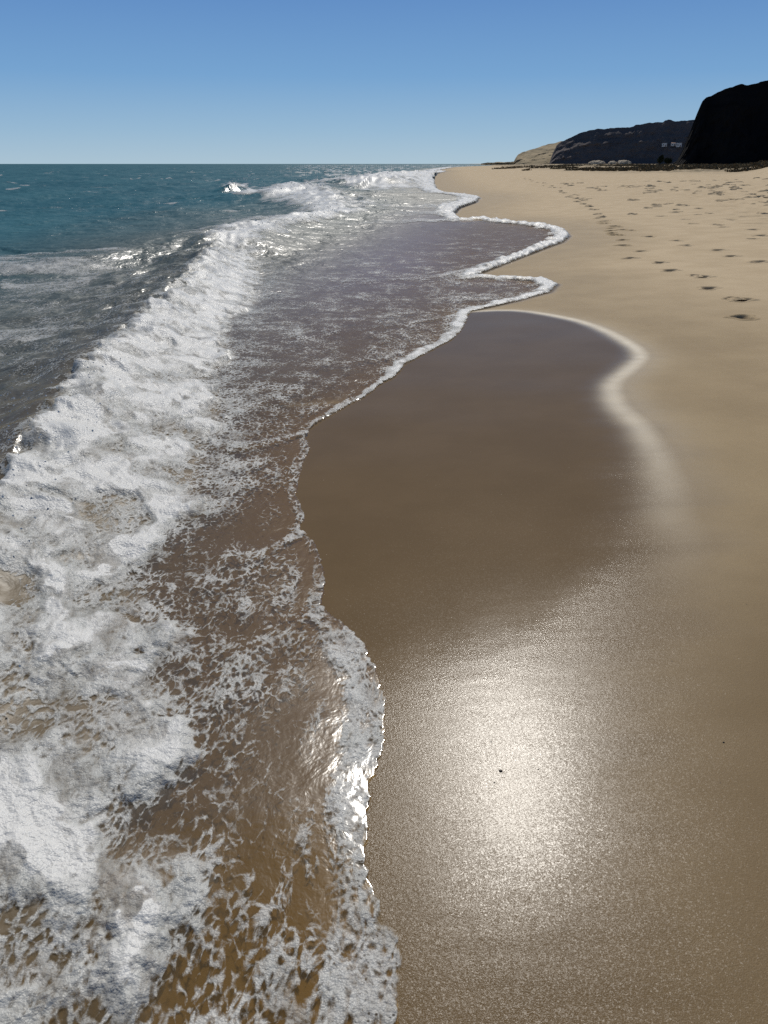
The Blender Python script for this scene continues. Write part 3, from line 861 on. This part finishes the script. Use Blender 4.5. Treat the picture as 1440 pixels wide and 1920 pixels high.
def house(px, py, w, d, h, label, roof=True):
    a, R_, z = head_at(px, py)
    R_ -= d * .45
    e = bpy.data.objects.new('house', None); COL.objects.link(e)
    e.location = (R_ * math.sin(a), R_ * math.cos(a), z - .6); e.rotation_euler = (0, 0, -a + .15)
    e['label'] = label; e['category'] = 'house'; e['group'] = 'white houses on the headland'
    link('wall', MB().box((0, 0, h / 2), (w / 2, d / 2, h / 2)).mesh('wall'), M_WALL, e)
    if roof:
        link('roof', MB().gable(w / 2, d / 2, h + .01, h * .22, .25).mesh('roof'), M_ROOF, e)
    else:
        link('roof', MB().box((0, 0, h + .16), (w / 2 + .12, d / 2 + .12, .15)).mesh('roof'), M_WALL, e)
    nw = max(2, int(w / 2.4))
    for k in range(nw):
        X = -w / 2 + (k + .5) * w / nw
        if k == nw // 2:
            link('door', MB().box((X, -d / 2 - .02, 1.05), (.5, .04, 1.04)).mesh('door'), M_DOOR, e)
        else:
            wi = link('window', MB().box((X, -d / 2 - .02, h * .55), (.5, .04, .55)).mesh('window'), M_GLASS, e)
            link('sill', MB().box((X, -d / 2 - .08, h * .55 - .62), (.6, .08, .05)).mesh('sill'), M_WALL, wi)
    return e


house(1245.5, 273, 5.2, 5, 3.6, 'small square white house standing alone on the headland slope, left of the white pair', False)
house(1262, 273.5, 5.0, 5, 3.2, 'white house in the middle of the row on the headland slope', True)
house(1272.5, 274.5, 5.6, 5, 4.2, 'tallest white house, nearest the black cliff edge on the headland slope', False)

# ------------------------------------------------------------------ pale rocks at the foot of the headland
M_PALE = rock_material('pale_rock', (.34, .29, .22), (.40, .34, .26), (.22, .19, .15), .35)


def boulder(name, w, d, h, seed, n=28):
    V = []; Fc = []
    for i in range(n):
        for j in range(n):
            u = i / (n - 1) * 2 - 1; v = j / (n - 1) * 2 - 1
            X, Y = u * math.sqrt(1 - v * v / 2), v * math.sqrt(1 - u * u / 2)
            rr_ = min(1, math.hypot(X, Y))
            Z = math.sqrt(max(0, 1 - rr_ ** 2.6))
            V.append([X, Y, Z])
    V = np.array(V)
    nz = fbm(V[:, 0] * 2.3 + seed, V[:, 1] * 2.3, seed, 4) + .4 * perlin(V[:, 2] * 4, V[:, 0] * 2, seed + 4)
    V = V * (1 + .26 * nz[:, None])
    V *= np.array([w / 2, d / 2, h])
    V[:, 2] -= h * .12
    for i in range(n - 1):
        for j in range(n - 1):
            a = i * n + j
            Fc.append((a, a + n, a + n + 1, a + 1))
    me = bpy.data.meshes.new(name); me.from_pydata(V.tolist(), [], Fc); me.update()
    return me


for k, (px, w, h, lab) in enumerate([
        (1119, 17, 5.2, 'widest pale rock at the foot of the dark headland, leftmost of the row'),
        (1149, 9, 4.6, 'smallest pale rock at the foot of the dark headland, between two wider ones'),
        (1171, 14, 5.6, 'pale humped rock at the foot of the headland, nearest the black cliff')]):
    a, _ = sky_dir(px, 303); R_ = 905
    o = link('boulder', boulder('boulder', w * 1.05, 22, h * .72, 30 + k), M_PALE, label=lab, cat='rock', group='pale rocks below the headland')
    o.location = (R_ * math.sin(a), R_ * math.cos(a), sand_z(R_ * math.sin(a), R_ * math.cos(a)) - .1); o.rotation_euler = (0, 0, -a)

# ------------------------------------------------------------------ scrub along the back of the beach
def leaf_material(name, c1, c2):
    T = NT(name); v = T.coord()
    n1 = T.noise(v, 3.5, 3)
    p = T.n('ShaderNodeBsdfDiffuse'); T.l(T.mix(T.mapr(n1, .3, .7), c1, c2), p.inputs['Color'])
    return T.done(p.outputs[0])


M_LEAF = leaf_material('dry_green_leaf', (.105, .084, .050), (.16, .125, .078))
M_BUSH = leaf_material('dark_bush_leaf', (.020, .026, .014), (.035, .040, .022))
M_BARK = plain_material('brown_bark', (.06, .045, .035), (.09, .07, .05), 12)
rs = np.random.RandomState(5)


def leaves(n, centre, rad, size):
    """n small leaf quads scattered through an ellipsoid"""
    d = rs.normal(size=(n, 3)); d /= np.linalg.norm(d, axis=1)[:, None]
    p = centre + d * rad * (rs.rand(n)[:, None] ** .4)
    a = rs.normal(size=(n, 3)); a /= np.linalg.norm(a, axis=1)[:, None]
    b = np.cross(a, rs.normal(size=(n, 3))); b /= np.linalg.norm(b, axis=1)[:, None]
    s_ = size * (.6 + .8 * rs.rand(n))[:, None]
    return np.stack([p - a * s_, p + b * s_ * .4, p + a * s_, p - b * s_ * .4], 1).reshape(-1, 3)


def quads_mesh(name, V):
    n = len(V)
    me = bpy.data.meshes.new(name)
    me.from_pydata(V.tolist(), [], np.arange(n).reshape(-1, 4).tolist()); me.update(); return me


SV = []
for _ in range(14000):
    a = math.radians(rs.uniform(6, 42)); R_ = np.interp(math.degrees(a), [6, 15, 25, 42], [150, 105, 84, 70]) + 110 * rs.rand() ** 1.5
    X, Y = R_ * math.sin(a), R_ * math.cos(a)
    if X - float(shore_x(Y)) < 9 + 5 * float(perlin(np.array([Y * .05]), np.array([.3]), 9)[0]) + .03 * Y: continue
    if float(perlin(np.array([X * .11]), np.array([Y * .05]), 12)[0]) < -.25 + .35 * (R_ > 120): continue
    w = rs.uniform(.18, .6)
    SV.append(leaves(9, np.array([X, Y, sand_z(X, Y) + w * .18]), np.array([w, w, w * .38]), .11 + w * .1))
link('dune_scrub', quads_mesh('dune_scrub', np.concatenate(SV)), M_LEAF, kind='stuff', label='low dry olive scrub along the back of the beach')


def bush(px, R_, h, w, label):
    a, _ = sky_dir(px, 303); X, Y = R_ * math.sin(a), R_ * math.cos(a)
    e = bpy.data.objects.new('bush', None); COL.objects.link(e); e.location = (X, Y, sand_z(X, Y))
    e['label'] = label; e['category'] = 'bush'; e['group'] = 'dark bushes in front of the cliff'
    V = []
    for k in range(9):
        c = np.array([rs.uniform(-.3, .3) * w, rs.uniform(-.3, .3) * w, h * rs.uniform(.4, .85)])
        V.append(leaves(150, c, np.array([w * .3, w * .3, h * .24]), .12))
    link('foliage', quads_mesh('foliage', np.concatenate(V)), M_BUSH, e)
    m = MB()
    for k in range(5):
        m.box((rs.uniform(-.12, .12) * w, rs.uniform(-.12, .12) * w, h * .25), (.05, .05, h * .28), rs.rand())
    link('stem', m.mesh('stem'), M_BARK, e)


bush(1237, 190, 2.0, 1.5, 'taller dark bush left of the black cliff base')
bush(1253, 196, 1.5, 1.8, 'low dark bush hugging the foot of the black cliff')

# ------------------------------------------------------------------ footprints: a hollow with a pushed-up rim
def foot_mesh(name, seed, dent, L_=.29, Wd=.18, rim=.05, n=44, m_=34):
    V = []; Fc = []
    for i in range(n):
        for j in range(m_):
            u = i / (n - 1) * 2 - 1; v = j / (m_ - 1) * 2 - 1
            V.append((u, v))
    V = np.array(V)
    X, Y = V[:, 0] * L_ * 1.35, V[:, 1] * Wd * 1.8
    q = foot_q(X, Y, L_, Wd)
    n1 = fbm(V[:, 0] * 3 + seed, V[:, 1] * 2, seed, 3)
    if dent:
        z = -.046 * (1 - sstep(.42, 1.18, q + .10 * n1)) + .010 * np.exp(-((q - 1.35) / .25) ** 2) * (.5 + 1.5 * np.clip(n1 + .2, 0, 1)) * (V[:, 0] > -2)
        z = z - .003 - .012 * sstep(1.6, 2.0, q)
    else:
        z = rim * (1 + 1.1 * n1) * np.where(q < 1.08, np.exp(-((q - 1.08) / .2) ** 2), np.exp(-((q - 1.08) / .5) ** 2))
        z = z * sstep(1.9, 1.3, q) - .012 * sstep(1.5, 2.0, q)
    P = np.stack([X, Y, z + .005], -1)
    for i in range(n - 1):
        for j in range(m_ - 1):
            a = i * m_ + j
            if min(q[a], q[a + m_], q[a + 1]) < 2.0: Fc.append((a, a + m_, a + m_ + 1, a + 1))
    me = bpy.data.meshes.new(name); me.from_pydata(P.tolist(), [], Fc); me.update()
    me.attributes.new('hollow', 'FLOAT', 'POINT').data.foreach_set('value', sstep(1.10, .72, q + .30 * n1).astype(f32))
    me.polygons.foreach_set('use_smooth', np.ones(len(me.polygons), bool))
    return me


def foot_material():
    T = NT('footprint_sand'); v = T.coord()
    g = T.noise(v, 420, 2, .7); mt = T.noise(v, 9, 3)
    mott = T.noise(v, 1.7, 5, .6)
    ob = T.n('ShaderNodeAttribute'); ob.attribute_type = 'OBJECT'; ob.attribute_name = 'damp'
    c = T.mix(ob.outputs['Fac'], T.mix(T.mapr(mott, .3, .7), (.47, .365, .232), (.545, .430, .282)), T.mix(T.mapr(mott, .3, .7), (.275, .200, .108), (.325, .240, .132)))
    c = T.mix(T.mapr(g, .3, .7, 0, .35), c, (.10, .075, .05))
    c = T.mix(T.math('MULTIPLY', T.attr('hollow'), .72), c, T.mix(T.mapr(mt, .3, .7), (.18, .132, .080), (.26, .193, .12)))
    return T.done(principled(T, c, .88, T.bump(g, .6, .004), .12))


M_FOOT = foot_material()
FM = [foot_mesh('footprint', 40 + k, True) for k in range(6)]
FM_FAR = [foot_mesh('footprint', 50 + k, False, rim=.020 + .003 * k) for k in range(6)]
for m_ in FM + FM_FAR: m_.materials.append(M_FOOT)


def footprint(X, Y, heading, scale, label, group, k):
    o = bpy.data.objects.new('footprint', (FM if math.hypot(X, Y) < DENT_R else FM_FAR)[k % 6]); COL.objects.link(o)
    o.location = (X, Y, sand_z(X, Y) + .001); e_ = .22
    nrm = Vector((sand_z(X - e_, Y) - sand_z(X + e_, Y), sand_z(X, Y - e_) - sand_z(X, Y + e_), 2 * e_)).normalized()
    q_ = Vector((0, 0, 1)).rotation_difference(nrm)
    o.rotation_mode = 'QUATERNION'; o.rotation_quaternion = q_ @ Quaternion((0, 0, 1), heading); o.scale = (scale, scale, scale)
    o['damp'] = sand_damp(X, Y)
    o['label'] = label; o['category'] = 'footprint'; o['group'] = group


for f_ in FEET:
    footprint(*f_)

# ------------------------------------------------------------------ pebbles on the wet sand
M_PEB = plain_material('dark_pebble', (.030, .026, .022), (.055, .045, .038), 300, .35, .1, .001)
for k, (px, py, w, lab) in enumerate([
        (939, 1441, .0075, 'longest dark pebble at the heart of the bright sun glint'),
        (927, 1466, .0034, 'tiny dark pebble just below the longest one in the sun glint'),
        (921, 1388, .0038, 'small dark pebble at the upper left of the bright glint'),
        (1010, 1440, .0030, 'speck of a pebble on the right flank of the bright glint'),
        (1358, 1387, .0045, 'lone dark pebble on the brown sand right of the glint')]):
    X, Y = unp(px, py)
    o = link('pebble', boulder('pebble', w * 1.5, w, w * .5, 70 + k, 12), M_PEB, label=lab, cat='pebble', group='pebbles on the wet sand')
    o.location = (X, Y, sand_z(X, Y) + .0005); o.rotation_euler = (0, 0, -.5 + k)

# ------------------------------------------------------------------ light, sky, camera
sunv = Vector((math.sin(SUN_AZ) * math.cos(SUN_EL), math.cos(SUN_AZ) * math.cos(SUN_EL), math.sin(SUN_EL)))
L = bpy.data.lights.new('sun', 'SUN'); L.energy = 4.0; L.angle = math.radians(.53); L.color = (1.0, .955, .88)
lo = bpy.data.objects.new('sun', L); COL.objects.link(lo)
lo.rotation_euler = sunv.to_track_quat('Z', 'Y').to_euler(); lo.location = sunv * 50
wd = bpy.data.worlds.new('World'); scene.world = wd; wd.use_nodes = True
nt = wd.node_tree; nt.nodes.clear()
sky = nt.nodes.new('ShaderNodeTexSky'); sky.sky_type = 'NISHITA'; sky.sun_disc = False
sky.sun_elevation = SUN_EL; sky.sun_rotation = SUN_AZ
sky.altitude = 0; sky.air_density = 1.0; sky.dust_density = .15; sky.ozone_density = 2.5
bg = nt.nodes.new('ShaderNodeBackground'); bg.inputs['Strength'].default_value = .070
wo = nt.nodes.new('ShaderNodeOutputWorld')
tc = nt.nodes.new('ShaderNodeTexCoord'); sx = nt.nodes.new('ShaderNodeSeparateXYZ'); nt.links.new(tc.outputs['Generated'], sx.inputs[0])
rp = nt.nodes.new('ShaderNodeValToRGB'); nt.links.new(sx.outputs['Z'], rp.inputs[0])
rp.color_ramp.elements[0].position = 0.0; rp.color_ramp.elements[0].color = (5.4, 7.7, 9.5, 1)
rp.color_ramp.elements[1].position = .75; rp.color_ramp.elements[1].color = (.68, 1.2, 2.2, 1)
for ps, c in ((.035, (4.0, 6.6, 9.3)), (.09, (2.3, 5.0, 8.9)), (.165, (1.5, 3.6, 7.8)), (.32, (.85, 1.9, 4.3))):
    el_ = rp.color_ramp.elements.new(ps); el_.color = (*c, 1)
mr = nt.nodes.new('ShaderNodeMapRange'); mr.inputs[1].default_value = .0; mr.inputs[2].default_value = 1.0; mr.inputs[3].default_value = .92; mr.inputs[4].default_value = .88
nt.links.new(sx.outputs['Z'], mr.inputs[0])
mx = nt.nodes.new('ShaderNodeMix'); mx.data_type = 'RGBA'; nt.links.new(mr.outputs[0], mx.inputs[0]); nt.links.new(sky.outputs[0], mx.inputs[6]); nt.links.new(rp.outputs[0], mx.inputs[7])
nt.links.new(mx.outputs[2], bg.inputs[0]); nt.links.new(bg.outputs[0], wo.inputs[0])

cd = bpy.data.cameras.new('camera'); cam = bpy.data.objects.new('camera', cd); COL.objects.link(cam)
cam.location = (0, 0, CAM_H); cam.rotation_euler = (math.pi / 2 - PITCH, 0, 0)
cd.sensor_fit = 'VERTICAL'; cd.sensor_height = 24; cd.lens = 24 * F / H0
cd.clip_start = .05; cd.clip_end = 30000
scene.camera = cam
vs = scene.view_settings
scene.display_settings.display_device = 'sRGB'
vs.view_transform = 'Standard'; vs.look = 'None'; vs.gamma = 1; vs.exposure = 0; vs.use_curve_mapping = False
scene.cycles.use_denoising = False      # the grain of the sand and the bubbles must not be smoothed away
scene.cycles.max_bounces = 6; scene.cycles.transparent_max_bounces = 12
scene.cycles.caustics_reflective = False; scene.cycles.caustics_refractive = False
